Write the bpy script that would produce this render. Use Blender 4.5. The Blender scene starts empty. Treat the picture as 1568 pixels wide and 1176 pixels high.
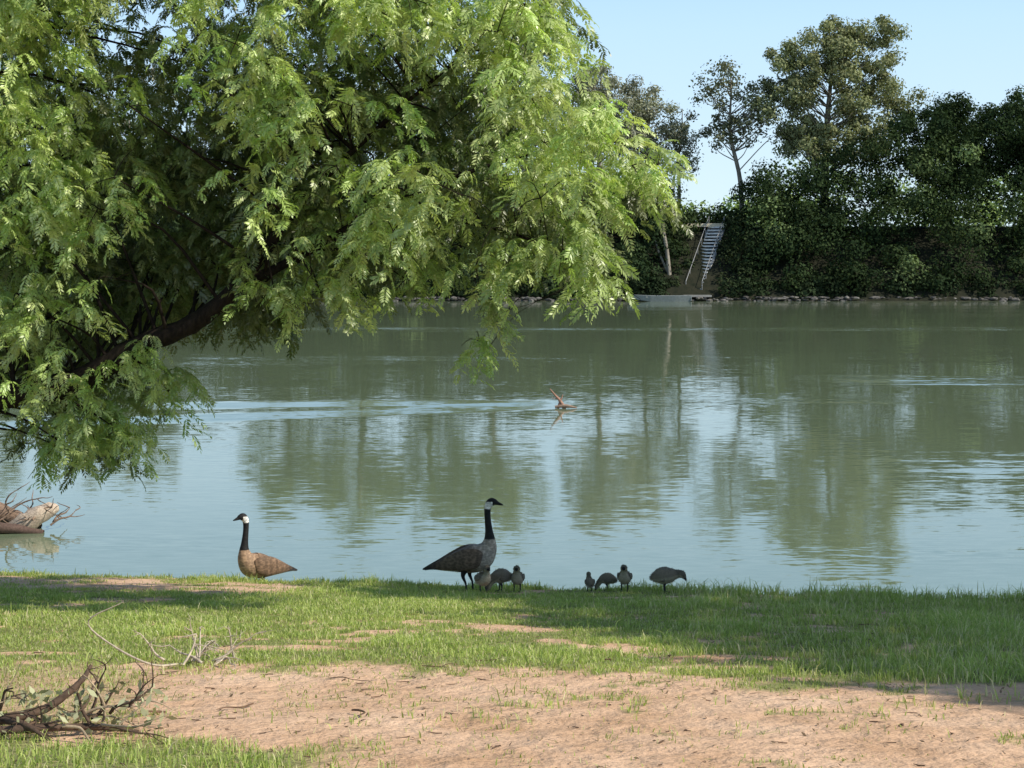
import bpy, math
import numpy as np
from mathutils import Vector
R = np.random.default_rng(7)
scene = bpy.context.scene
scene.view_settings.view_transform = 'Standard'
scene.view_settings.look = 'None'
scene.view_settings.exposure = 0

# ------------------------------------------------------------ noise helpers
def vnoise(x, y, seed=0):
    t = np.random.default_rng(1000 + seed).random((256, 256))
    xi = np.floor(x).astype(int); yi = np.floor(y).astype(int)
    fx = x - xi; fy = y - yi
    fx = fx*fx*(3-2*fx); fy = fy*fy*(3-2*fy)
    a = t[xi % 256, yi % 256]; b = t[(xi+1) % 256, yi % 256]
    c = t[xi % 256, (yi+1) % 256]; d = t[(xi+1) % 256, (yi+1) % 256]
    return (a*(1-fx)+b*fx)*(1-fy)+(c*(1-fx)+d*fx)*fy
def fbm(x, y, sc, octv=4, seed=0):
    s = 0; a = 1; tot = 0
    for i in range(octv):
        s = s + a*vnoise(x*sc+17.3*i, y*sc-9.1*i, seed+i); tot += a; a *= .5; sc *= 2.03
    return 2*s/tot-1
def sm(t):
    t = np.clip(t, 0, 1); return t*t*(3-2*t)

# ------------------------------------------------------------ terrain
def edgeY(X):
    Xc = np.clip(X, -16, 11)
    return 13.45-0.4*Xc+0.10*fbm(X, X*0, 1.3, 3, 50)
def plane(Y):
    return 1.9-0.158*np.clip(Y-4.66, -0.3, 40)
def gz(X, Y):
    X = np.asarray(X, float); Y = np.asarray(Y, float)
    e = edgeY(X)
    near = plane(np.minimum(Y, e)) + .02*fbm(X, Y, 1.1, 3, 3) + 0.009*fbm(X, Y, 6, 3, 9)
    t = np.maximum(Y-e, 0)
    near = near - (sm(t/2.2)*1.9)-0.25*np.clip(t, 0, .5)
    near = np.where(Y > e+2, -1.6, np.maximum(near, -1.6))
    w = 1.0*fbm(X, X*0+3, .06, 3, 77)
    far = -1.6+1.6*sm((Y-112)/7)+6.1*np.clip((Y-119.3-w*.6)/8.5, 0, 1)**0.85 + .25*fbm(X, Y, .2, 3, 12)*sm((Y-121)/4)
    return np.where(Y < 60, near, far)
def cover(X, Y):
    n = fbm(X, Y, 1.0, 4, 21); nf = fbm(X, Y, 4.5, 3, 31)
    bound = 7.15-.14*np.maximum(X, 0)+1.0*n
    s1 = sm((bound-Y)/.8+.5+nf*.9)
    leftg = sm((-.45-X+.5*n)/.3)*sm((5.35-Y+.3*nf)/.3)
    leftg2 = .6*sm((-1.25-X+.5*nf)/.35)
    s1 = s1*(1-leftg)*(1-leftg2)
    e = edgeY(X)
    s2 = sm((Y-e+2.3)/.7)*sm((-1.5-X)/.9)*(.8+1.3*nf)*sm((e-.22-Y)/.15)
    s3 = sm((n*.7+nf*.9-.26)/.25)*.85
    s = np.clip(np.maximum(np.maximum(s1*(1-.9*sm((nf+.5*n-.24)/.12)), s2), s3), 0, 1)
    return 1-s

# ------------------------------------------------------------ mesh helpers
def make_mesh(name, V, F, mat=None, C=None, smooth=False, parent=None, extra=None):
    V = np.asarray(V, np.float32); F = np.asarray(F, np.int32)
    me = bpy.data.meshes.new(name)
    me.vertices.add(len(V)); me.vertices.foreach_set('co', V.ravel())
    me.loops.add(F.size); me.loops.foreach_set('vertex_index', F.ravel())
    me.polygons.add(len(F))
    me.polygons.foreach_set('loop_start', np.arange(0, F.size, F.shape[1], dtype=np.int32))
    me.update(calc_edges=True)
    me.polygons.foreach_set('use_smooth', np.full(len(F), smooth, dtype=bool))
    if C is not None:
        C = np.asarray(C, np.float32)
        if C.shape[1] == 3: C = np.hstack([C, np.ones((len(C), 1), np.float32)])
        a = me.color_attributes.new('Col', 'FLOAT_COLOR', 'POINT')
        a.data.foreach_set('color', C.ravel())
    if mat: me.materials.append(mat)
    ob = bpy.data.objects.new(name, me); scene.collection.objects.link(ob)
    if parent: ob.parent = parent
    return ob
class MB:
    def __init__(s): s.V = []; s.F = []; s.C = []; s.n = 0
    def add(s, v, f, c=(1, 1, 1)):
        v = np.asarray(v, float)
        s.V.append(v); s.F.append(np.asarray(f)+s.n); s.n += len(v)
        c = np.asarray(c, float)
        if c.ndim == 1: c = np.tile(c, (len(v), 1))
        s.C.append(c)
    def build(s, name, mat, smooth=False, parent=None):
        return make_mesh(name, np.vstack(s.V), np.vstack(s.F), mat, np.vstack(s.C), smooth, parent)
def empty(name, loc=(0, 0, 0), rz=0):
    e = bpy.data.objects.new(name, None); e.location = loc; e.rotation_euler = (0, 0, rz)
    e.empty_display_size = .2
    scene.collection.objects.link(e); return e
def catmull(P, k=5):
    P = np.asarray(P, float); n = len(P)
    Q = np.vstack([2*P[0]-P[1], P, 2*P[-1]-P[-2]])
    t = (np.arange(k)/k)[:, None]
    out = []
    for i in range(n-1):
        p0, p1, p2, p3 = Q[i:i+4]
        out.append(.5*((2*p1)+(-p0+p2)*t+(2*p0-5*p1+4*p2-p3)*t*t+(-p0+3*p1-3*p2+p3)*t**3))
    out.append(P[-1:]); return np.vstack(out)
def tube(pts, rad, seg=7, k=4, jit=0, rng=R):
    A = catmull(np.hstack([np.asarray(pts, float), np.asarray(rad, float)[:, None]]), k)
    P = A[:, :3]; r = np.maximum(A[:, 3], 1e-4)
    T = np.gradient(P, axis=0); T /= np.linalg.norm(T, axis=1)[:, None]+1e-9
    up = np.array([.3, .2, 1.]) if abs(T[:, 2]).mean() < .8 else np.array([1., .1, .1])
    U = np.cross(T, up); U /= np.linalg.norm(U, axis=1)[:, None]
    W = np.cross(T, U)
    a = np.linspace(0, 2*np.pi, seg, endpoint=False)
    rr = r[:, None]*(1+jit*(rng.random((len(P), seg))-.5))
    V = P[:, None]+rr[..., None]*(U[:, None]*np.cos(a)[None, :, None]+W[:, None]*np.sin(a)[None, :, None])
    n = len(P); i = np.arange(n-1)[:, None]*seg; j = np.arange(seg)[None]; j2 = (j+1) % seg
    F = np.stack([i+j, i+j2, i+seg+j2, i+seg+j], -1).reshape(-1, 4)
    return V.reshape(-1, 3), F
def box(cx, cy, cz, sx, sy, sz, rz=0):
    s = np.array([[x, y, z] for x in (-1, 1) for y in (-1, 1) for z in (-1, 1)])*np.array([sx, sy, sz])/2
    c, d = math.cos(rz), math.sin(rz)
    s = s@np.array([[c, d, 0], [-d, c, 0], [0, 0, 1]])+np.array([cx, cy, cz])
    return s, np.array([[0, 1, 3, 2], [4, 6, 7, 5], [0, 4, 5, 1], [2, 3, 7, 6], [0, 2, 6, 4], [1, 5, 7, 3]])

# ------------------------------------------------------------ material helpers
def newmat(name):
    m = bpy.data.materials.new(name); m.use_nodes = True
    nt = m.node_tree; return m, nt, nt.nodes, nt.links, nt.nodes['Principled BSDF']
def N(nodes, t, **kw):
    n = nodes.new(t)
    for k, v in kw.items():
        if k in n.inputs.keys(): n.inputs[k].default_value = v
        else: setattr(n, k, v)
    return n
def ramp(nodes, stops):
    r = nodes.new('ShaderNodeValToRGB'); e = r.color_ramp.elements
    while len(e) < len(stops): e.new(.5)
    for i, (p, c) in enumerate(stops):
        e[i].position = p; e[i].color = (*c, 1)
    return r
def leafmat(name, transl=.35, rough=.5, gloss=.05, tint=(1.35, 1.5, .7)):
    m, nt, n, l, p = newmat(name); n.remove(p)
    a = N(n, 'ShaderNodeAttribute', attribute_name='Col')
    df = n.new('ShaderNodeBsdfDiffuse'); l.new(a.outputs['Color'], df.inputs['Color'])
    mul = N(n, 'ShaderNodeMixRGB', blend_type='MULTIPLY'); mul.inputs[0].default_value = 1
    l.new(a.outputs['Color'], mul.inputs[1]); mul.inputs[2].default_value = (*tint, 1)
    tr = n.new('ShaderNodeBsdfTranslucent'); l.new(mul.outputs[0], tr.inputs['Color'])
    mx = n.new('ShaderNodeMixShader'); mx.inputs[0].default_value = transl
    l.new(df.outputs[0], mx.inputs[1]); l.new(tr.outputs[0], mx.inputs[2]); out = mx
    if gloss > 0:
        gl = n.new('ShaderNodeBsdfGlossy'); gl.inputs['Roughness'].default_value = rough
        m2 = n.new('ShaderNodeMixShader'); m2.inputs[0].default_value = gloss
        l.new(mx.outputs[0], m2.inputs[1]); l.new(gl.outputs[0], m2.inputs[2]); out = m2
    l.new(out.outputs[0], n['Material Output'].inputs['Surface']); return m
def barkmat(name, c1, c2, sc=30, rough=.9):
    m, nt, n, l, p = newmat(name)
    tc = n.new('ShaderNodeTexCoord')
    mp = N(n, 'ShaderNodeMapping'); mp.inputs['Scale'].default_value = (1, 1, .3)
    l.new(tc.outputs['Object'], mp.inputs[0])
    nz = N(n, 'ShaderNodeTexNoise', Scale=sc, Detail=6.0, Roughness=.7); l.new(mp.outputs[0], nz.inputs['Vector'])
    r = ramp(n, [(.3, c1), (.7, c2)]); l.new(nz.outputs[0], r.inputs[0]); l.new(r.outputs[0], p.inputs['Base Color'])
    b = N(n, 'ShaderNodeBump', Strength=.9, Distance=.03); l.new(nz.outputs[0], b.inputs['Height']); l.new(b.outputs[0], p.inputs['Normal'])
    p.inputs['Roughness'].default_value = rough; p.inputs['Specular IOR Level'].default_value = .15; return m
def colmat(name, rough=.8, sc=60, amt=.35, bump=.3, bd=.005, spec=.3):
    m, nt, n, l, p = newmat(name)
    a = N(n, 'ShaderNodeAttribute', attribute_name='Col')
    tc = n.new('ShaderNodeTexCoord')
    nz = N(n, 'ShaderNodeTexNoise', Scale=sc, Detail=5.0, Roughness=.65); l.new(tc.outputs['Object'], nz.inputs['Vector'])
    r = ramp(n, [(.3, (1-amt,)*3), (.7, (1+amt*.6,)*3)]); l.new(nz.outputs[0], r.inputs[0])
    mul = N(n, 'ShaderNodeMixRGB', blend_type='MULTIPLY'); mul.inputs[0].default_value = 1
    l.new(a.outputs['Color'], mul.inputs[1]); l.new(r.outputs[0], mul.inputs[2]); l.new(mul.outputs[0], p.inputs['Base Color'])
    b = N(n, 'ShaderNodeBump', Strength=bump, Distance=bd); l.new(nz.outputs[0], b.inputs['Height']); l.new(b.outputs[0], p.inputs['Normal'])
    p.inputs['Roughness'].default_value = rough; p.inputs['Specular IOR Level'].default_value = spec; return m

M_leaf = leafmat('locust_leaves', .32, .42, .065)
M_far = leafmat('far_leaves', .18, .6, 0)
M_grass = leafmat('grass_blades', .33, .45, .03)
M_bark = barkmat('dark_bark', (.008, .006, .005), (.035, .025, .018), 30)
M_barkpale = barkmat('pale_bark', (.10, .09, .07), (.36, .32, .26), 3)
M_wood = colmat('dead_wood', .85, 40, .5, .6, .004)
M_stone = colmat('rock', .9, 3, .4, .6, .05)
M_stair = colmat('weathered_concrete', .85, 6, .2, .2, .01)

# ------------------------------------------------------------ ground sheet
def axis(segs):
    out = []
    for a, b, s in segs:
        out.append(np.arange(a, b, s))
    return np.unique(np.round(np.concatenate(out), 4))
xs = axis([(-3000, -400, 400), (-400, -80, 20), (-80, -20, 2), (-20, -7, .5), (-7, 7, .05), (7, 20, .5), (20, 80, 2), (80, 400, 20), (400, 3001, 400)])
ys = axis([(-600, -40, 80), (-40, 0, 4), (0, 3.5, .25), (3.5, 17, .05), (17, 24, .5), (24, 108, 6), (108, 135, .8), (135, 200, 6), (200, 500, 40), (500, 4001, 350)])
GX, GY = np.meshgrid(xs, ys, indexing='ij')
GZ = gz(GX, GY)
cv = cover(GX, GY)
nx, ny = GX.shape
I = np.arange(nx-1)[:, None]*ny; J = np.arange(ny-1)[None]
F = np.stack([I+J, I+ny+J, I+ny+J+1, I+J+1], -1).reshape(-1, 4)
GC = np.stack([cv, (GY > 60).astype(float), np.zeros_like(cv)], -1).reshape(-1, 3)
m, nt, n, l, p = newmat('ground_soil_and_turf')
a = N(n, 'ShaderNodeAttribute', attribute_name='Col')
sp = n.new('ShaderNodeSeparateColor'); l.new(a.outputs['Color'], sp.inputs[0])
tc = n.new('ShaderNodeTexCoord')
n1 = N(n, 'ShaderNodeTexNoise', Scale=1.7, Detail=7.0, Roughness=.6); l.new(tc.outputs['Object'], n1.inputs['Vector'])
n2 = N(n, 'ShaderNodeTexNoise', Scale=45.0, Detail=6.0, Roughness=.75); l.new(tc.outputs['Object'], n2.inputs['Vector'])
n3 = N(n, 'ShaderNodeTexNoise', Scale=9.0, Detail=4.0, Roughness=.6); l.new(tc.outputs['Object'], n3.inputs['Vector'])
sand = ramp(n, [(.25, (.50, .30, .17)), (.5, (.70, .46, .30)), (.75, (.80, .56, .39))]); l.new(n1.outputs[0], sand.inputs[0])
sg = ramp(n, [(.3, (.68, .64, .60)), (.55, (1.0, 1.0, 1.0)), (.8, (1.12, 1.12, 1.12))]); l.new(n2.outputs[0], sg.inputs[0])
ms = N(n, 'ShaderNodeMixRGB', blend_type='MULTIPLY'); ms.inputs[0].default_value = .8
l.new(sand.outputs[0], ms.inputs[1]); l.new(sg.outputs[0], ms.inputs[2])
turf = ramp(n, [(.3, (.09, .11, .03)), (.5, (.22, .24, .08)), (.72, (.44, .36, .20))]); l.new(n2.outputs[0], turf.inputs[0])
md = N(n, 'ShaderNodeMath', operation='MULTIPLY_ADD'); l.new(n2.outputs[0], md.inputs[0]); md.inputs[1].default_value = .7
l.new(sp.outputs[0], md.inputs[2])
mr = N(n, 'ShaderNodeMapRange'); mr.inputs['From Min'].default_value = .75; mr.inputs['From Max'].default_value = 1.35
l.new(md.outputs[0], mr.inputs['Value'])
mix = N(n, 'ShaderNodeMixRGB'); l.new(mr.outputs[0], mix.inputs[0]); l.new(ms.outputs[0], mix.inputs[1]); l.new(turf.outputs[0], mix.inputs[2])
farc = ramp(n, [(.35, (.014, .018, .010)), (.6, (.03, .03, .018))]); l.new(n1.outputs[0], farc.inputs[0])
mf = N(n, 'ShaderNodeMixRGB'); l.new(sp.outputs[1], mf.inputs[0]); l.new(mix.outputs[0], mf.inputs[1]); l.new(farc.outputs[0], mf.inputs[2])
l.new(mf.outputs[0], p.inputs['Base Color']); p.inputs['Roughness'].default_value = .95; p.inputs['Specular IOR Level'].default_value = .15
b1 = N(n, 'ShaderNodeBump', Strength=.9, Distance=.045); l.new(n3.outputs[0], b1.inputs['Height'])
b2 = N(n, 'ShaderNodeBump', Strength=.6, Distance=.008); l.new(n2.outputs[0], b2.inputs['Height']); l.new(b1.outputs[0], b2.inputs['Normal'])
l.new(b2.outputs[0], p.inputs['Normal'])
make_mesh('ground', np.stack([GX, GY, GZ], -1).reshape(-1, 3), F, m, GC, True)

# ------------------------------------------------------------ river water
m, nt, n, l, p = newmat('river_water')
geo = n.new('ShaderNodeNewGeometry')
def ripple(sx, sy, sc, det, ax, ay):
    mp = N(n, 'ShaderNodeMapping'); mp.inputs['Scale'].default_value = (sx, sy, 1); mp.inputs['Rotation'].default_value = (0, 0, math.radians(4))
    l.new(geo.outputs['Position'], mp.inputs[0])
    z = N(n, 'ShaderNodeTexNoise', Scale=sc, Detail=det, Roughness=.6); l.new(mp.outputs[0], z.inputs['Vector'])
    s = N(n, 'ShaderNodeVectorMath', operation='SUBTRACT'); l.new(z.outputs['Color'], s.inputs[0]); s.inputs[1].default_value = (.5, .5, .5)
    q = N(n, 'ShaderNodeVectorMath', operation='MULTIPLY'); l.new(s.outputs[0], q.inputs[0]); q.inputs[1].default_value = (ax, ay, 0)
    return q, z
def M(op, a, b=None, c=None, clamp=False):
    q = n.new('ShaderNodeMath'); q.operation = op; q.use_clamp = clamp
    for i, v in enumerate((a, b, c)):
        if v is None: continue
        if hasattr(v, 'links'): l.new(v, q.inputs[i])
        else: q.inputs[i].default_value = v
    return q.outputs[0]
r1, _ = ripple(1.3, 5.0, 2.2, 3.0, .05, .12)
r2, _ = ripple(.10, .5, 1.0, 2.0, .02, .018)
_, streak = ripple(.22, 2.6, 1.0, 3.0, 0, 0)
st_m = M('MULTIPLY', M('SUBTRACT', streak.outputs[0], .46, clamp=True), 7.0, clamp=True)
mpk = N(n, 'ShaderNodeMapping'); mpk.inputs['Scale'].default_value = (.035, .16, 1); mpk.inputs['Rotation'].default_value = (0, 0, math.radians(-5))
l.new(geo.outputs['Position'], mpk.inputs[0])
pk = N(n, 'ShaderNodeTexNoise', Scale=1.0, Detail=4.0, Roughness=.55, Distortion=.6); l.new(mpk.outputs[0], pk.inputs['Vector'])
pr = N(n, 'ShaderNodeMapRange'); pr.inputs['From Min'].default_value = .54; pr.inputs['From Max'].default_value = .68
pr.inputs['To Min'].default_value = .5; pr.inputs['To Max'].default_value = 1.9
l.new(pk.outputs[0], pr.inputs['Value'])
sx_ = n.new('ShaderNodeSeparateXYZ'); l.new(geo.outputs['Position'], sx_.inputs[0])
X_, Y_ = sx_.outputs[0], sx_.outputs[1]
def band(x0, y0, slope, wid, xa, xb, soft, gain=1.0, wb=4.0):
    wob = M('MULTIPLY', M('SUBTRACT', pk.outputs[0], .5), wb)
    yc = M('ADD', M('MULTIPLY_ADD', M('SUBTRACT', X_, x0), slope, y0), wob)
    d = M('ABSOLUTE', M('SUBTRACT', Y_, yc))
    k = M('MULTIPLY', M('SUBTRACT', 1.0, M('DIVIDE', d, wid), clamp=True), gain, clamp=True)
    ka = M('DIVIDE', M('SUBTRACT', X_, xa), soft, clamp=True); kb = M('DIVIDE', M('SUBTRACT', xb, X_), soft, clamp=True)
    return M('MULTIPLY', k, M('MULTIPLY', ka, kb))
b_wake = band(1.1, 35.3, .36, 1.15, -14, 1.5, 1.5, 2.2, 1.8)
b_wake2 = M('MULTIPLY', band(1.1, 35.8, .05, .9, -10, 1.5, 3.0, 2.0, 2.0), .8)
b_side = M('ADD', band(12, 42, -.15, 2.6, 8, 40, 3, 1.6), M('MULTIPLY', band(-5, 72, .02, 3.0, -18, 30, 6), .7))
b_near = M('MULTIPLY', band(9, 25, -.1, 3.0, 5.5, 30, 2.5), .35)
bands = M('ADD', M('ADD', M('MULTIPLY', b_wake, .3), b_side), b_near)
amp = M('MULTIPLY_ADD', bands, 1.6, pr.outputs[0])
patch = M('MULTIPLY', M('SUBTRACT', pr.outputs[0], .9, clamp=True), .35)
tiltw = M('MULTIPLY', M('ADD', M('MULTIPLY', b_wake, M('MULTIPLY_ADD', st_m, .3, .7)), b_wake2), -.065)
tilt = M('ADD', tiltw, M('MULTIPLY', M('MULTIPLY', M('ADD', M('ADD', b_side, b_near), patch), st_m), -.085))
tv = n.new('ShaderNodeCombineXYZ'); l.new(tilt, tv.inputs[1]); tv.inputs[2].default_value = 1.0
sc = N(n, 'ShaderNodeVectorMath', operation='SCALE'); l.new(r1.outputs[0], sc.inputs[0]); l.new(amp, sc.inputs['Scale'])
ad = N(n, 'ShaderNodeVectorMath', operation='ADD'); l.new(sc.outputs[0], ad.inputs[0]); l.new(r2.outputs[0], ad.inputs[1])
ad2 = N(n, 'ShaderNodeVectorMath', operation='ADD'); l.new(ad.outputs[0], ad2.inputs[0]); l.new(tv.outputs[0], ad2.inputs[1])
nm = N(n, 'ShaderNodeVectorMath', operation='NORMALIZE'); l.new(ad2.outputs[0], nm.inputs[0])
l.new(nm.outputs[0], p.inputs['Normal'])
p.inputs['Base Color'].default_value = (.165, .21, .125, 1)
p.inputs['Roughness'].default_value = .04; p.inputs['IOR'].default_value = 1.9
make_mesh('river_water', [[-1500, 8, 0], [1500, 8, 0], [1500, 123, 0], [-1500, 123, 0]], [[0, 1, 2, 3]], m)

# ------------------------------------------------------------ foreground tree foliage
def norm(v): return v/(np.linalg.norm(v, axis=-1, keepdims=True)+1e-9)
def make_spray(rng, L=.36):
    V = []
    nl = rng.integers(9, 12)
    for k in range(nl):
        t = .08+.92*k/(nl-1)
        base = np.array([.19*t, .03*np.sin(4*t+rng.random()*2), .03*math.sin(3*t)-.21*t**1.9])*L/.36
        az = rng.normal(0, 1.2)+(1.0 if k % 2 else -1.0)
        d = norm(np.array([math.cos(az), math.sin(az), rng.normal(-.25, .3)]))
        LL = rng.uniform(.10, .16)
        side = norm(np.cross(d, [0, 0, 1])+rng.normal(0, .3, 3))
        droop = rng.uniform(.4, 1.0)
        npair = 8
        for j in range(npair+1):
            u = (j+.6)/(npair+.8)
            pt = base+d*LL*u*(1-.25*u*droop)+np.array([0, 0, -1])*LL*droop*.7*u*u
            dd = norm(d*(1-.4*u)+np.array([0, 0, -1])*droop*u*1.2)
            ln = .044*(.65+.5*math.sin(math.pi*min(1, u*.9+.12)))*rng.uniform(.85, 1.15)
            w = .0068
            for sgn in ((1, -1) if j < npair else (0,)):
                ld = norm(side*sgn*.85+dd*.6+np.array([0, 0, -.28])+rng.normal(0, .12, 3))
                wn = norm(np.cross(ld, norm(np.cross(side, dd)+rng.normal(0, .25, 3))))
                V += [pt, pt+ld*ln*.42+wn*w, pt+ld*ln, pt+ld*ln*.42-wn*w]
    return np.array(V)
sprays = [make_spray(np.random.default_rng(40+i)) for i in range(8)]
# (X, Z, radius, front layer weight)
CL = [(-3.15,5.04,.5,1),(-3.34,4.39,.5,1.2),(-2.97,3.84,.42,1.2),(-3.5,3.8,.45,1),(-2.46,4.86,.5,.2),(-2.23,4.16,.5,0),(-1.77,5.04,.5,.8),(-1.54,4.49,.45,1.3),
(-1.68,3.93,.45,.4),(-2.23,3.56,.42,0),(-2.78,3.25,.38,.15),(-3.34,3.15,.42,.8),(-1.54,3.42,.36,.6),(-1.12,3.95,.42,1.2),(-.85,3.62,.38,1),(-1.15,3.4,.32,0),(-.85,4.62,.5,0),
(-1.03,5.18,.5,.9),(-.3,5.04,.5,1),(-.3,4.39,.5,0),(-.39,3.8,.42,.6),(.07,4.72,.45,1.1),(.25,4.25,.42,.8),(.1,3.75,.38,.2),(.53,4.35,.36,1),(.5,3.87,.34,1.1),
(.80,4.10,.26,1),(1.03,4.10,.15,1),(.42,3.45,.28,1.1),(.66,3.24,.18,1),(0,3.46,.28,.6),(-.2,3.06,.14,1),(-.23,2.86,.09,1),(-.22,2.74,.06,1),(-.42,3.46,.27,.4),(.2,5.2,.28,1),(-3.45,2.65,.40,.9),(-3.06,2.42,.34,.8),
(-2.68,2.46,.28,.8),(-2.42,2.5,.2,1),(-3.34,2.22,.28,.8),(-2.85,2.2,.22,.8),(-3.1,2.95,.34,.2),(-2.75,4.5,.5,.2),(-2.0,4.6,.5,0),(-1.2,4.5,.5,.4),(-.6,4.1,.45,.2),(-2.0,3.25,.26,.2),(-1.75,3.18,.24,.5),(-1.5,5.4,.45,1),(-.6,5.4,.45,1),(.0,5.3,.35,1),
(-2.5,3.25,.3,0),(-1.95,3.6,.4,0),(-1.35,3.2,.2,.5),(-3.4,5.5,.5,1),(-2.7,5.5,.5,.6),(-2.1,5.6,.5,.6),(-1.2,5.7,.4,.6),(-1.3,4.2,.4,.2),(-.75,3.3,.2,1),(-2.85,4.1,.4,.2),(-3.6,4.6,.5,1),(-3.6,5.1,.5,1),(-3.3,3.5,.4,.5),(-3.6,2.95,.3,.9),(-2.95,2.7,.25,0),(-2.55,3.0,.22,0)]
clumps = []
rc = np.random.default_rng(3)
for X0, Z0, r, fw in CL:
    Yc = 11.1-.28*(X0+1)
    small = r < .22
    for layer, dy in enumerate([-1.0, 0, 1.1, 2.0]):
        if small and layer != 1: continue
        if layer == 0 and fw <= 0: continue
        if layer == 3 and not (X0 < -1.5 and 2.9 < Z0 < 4.7): continue
        Y = Yc+dy*(.5 if r < .35 else 1)+rc.normal(0, .12)
        if fw <= .2 and layer: Y += .5
        k = Y/10.5
        jx, jz = rc.normal(0, .09, 2)*(0 if small else 1)
        q = [1.05*fw, .9, 1.15, 1.1][layer]; shade_tone = [1.2, 1.0 if fw >= .8 or small else .5, .42, .35][layer]  # crown shade put into leaf colour: inner and back clumps darker, front brighter
        if small: shade_tone = 1.05
        clumps.append(((X0+jx)*k, Y, 3.5+(Z0-3.5+jz)*k, r*(.80 if layer == 0 else 1.0), 118*q, 1., shade_tone))
for X, Z in [(-4.3, 3.3), (-3.7, 3.5), (-3.1, 3.4), (-2.5, 3.5), (-3.9, 4.1), (-3.2, 4.1), (-2.5, 4.2), (-4.4, 3.9), (-1.9, 3.8), (-4.2, 2.9), (-3.5, 3.1), (-1.9, 4.5), (-4.4, 2.5), (-1.2, 4.1), (-.4, 4.2)]:
    clumps.append((X, 12.9, Z, .48, 85, 1.25, .35))  # back fill, leaf colour darkened to stand in for shade inside the crown
for i in range(52):
    X = rc.uniform(-7.2, .4); Y = rc.uniform(10.6, 13.9); Z = 6.0+.12*(Y-10.6)+rc.uniform(0, 1.5)*(1-abs(X+3.0)/5.5)
    clumps.append((X, Y, Z, .6, 52, 1.25, 1.))
for i in range(28):
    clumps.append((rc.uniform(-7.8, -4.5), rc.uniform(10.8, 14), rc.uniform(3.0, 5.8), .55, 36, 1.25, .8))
def spray_mesh(name, clumps, parent, seed):
    rc = np.random.default_rng(seed); fv = []; fc = []
    for cx, cy, cz, r, dens, ssc, shade_tone in clumps:
        nsp = max(2, int(dens*r*r/(1 if r > .25 else .45)))
        ctint = rc.uniform(.85, 1.15)*shade_tone
        for i in range(nsp):
            d = norm(rc.normal(0, 1, 3)); rr = r*rc.random()**.45
            pos = np.array([cx, cy, cz])+d*rr*np.array([.95, 1, .9])+np.array([0, 0, .10])
            az = math.atan2(d[1], d[0])+rc.normal(0, .7)
            s = rc.uniform(.75, 1.15)*ssc
            T = sprays[rc.integers(8)]
            c, q = math.cos(az), math.sin(az)
            tl = rc.normal(0, .3)
            Rx = np.array([[1, 0, 0], [0, math.cos(tl), math.sin(tl)], [0, -math.sin(tl), math.cos(tl)]])
            Rz = np.array([[c, q, 0], [-q, c, 0], [0, 0, 1]])
            v = (T@Rx@Rz)*s+pos
            fv.append(v)
            h = rc.random()
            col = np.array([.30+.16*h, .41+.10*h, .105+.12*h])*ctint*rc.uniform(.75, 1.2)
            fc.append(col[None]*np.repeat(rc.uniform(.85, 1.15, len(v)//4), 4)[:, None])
    FV = np.vstack(fv); FC = np.vstack(fc)
    print(name, 'leaflets', len(FV)//4)
    make_mesh('foliage', FV, np.arange(len(FV)).reshape(-1, 4), M_leaf, FC, False, parent)
def limb_mesh(limbs, clumps, parent, seed, twigs=3):
    rc = np.random.default_rng(seed); mb = MB(); sk = []
    for pts, rad in limbs:
        mb.add(*tube(pts, rad, 10, 7, .22))
        sk.append(catmull(np.hstack([np.array(pts), np.array(rad)[:, None]]), 6))
    sk = np.vstack(sk)
    for cx, cy, cz, r, dens, ssc, shade_tone in clumps:
        c = np.array([cx, cy, cz]); D = np.linalg.norm((sk[:, :3]-c)*np.array([1, 1, 1.2]), axis=1)+np.where(sk[:, 2] > cz+.3, .8, 0)
        a0 = sk[D.argmin()]
        mid = (a0[:3]+c)/2+np.array([0, 0, .12])+rc.normal(0, .06, 3)
        r0 = min(a0[3]*.5, .016)
        mb.add(*tube([a0[:3], mid, c+np.array([0, 0, .05])], [r0, r0*.65, .004], 5, 3, .1))
        for q in range(twigs):
            e = c+rc.normal(0, 1, 3)*r*.5
            mb.add(*tube([c+np.array([0, 0, .05]), (c+e)/2+np.array([0, 0, .06]), e], [.004, .003, .0015], 4, 2))
    mb.build('trunk_and_limbs', M_bark, True, parent)
tree = empty('locust_tree', (0, 0, 0))
spray_mesh('left', clumps, tree, 33)
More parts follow.
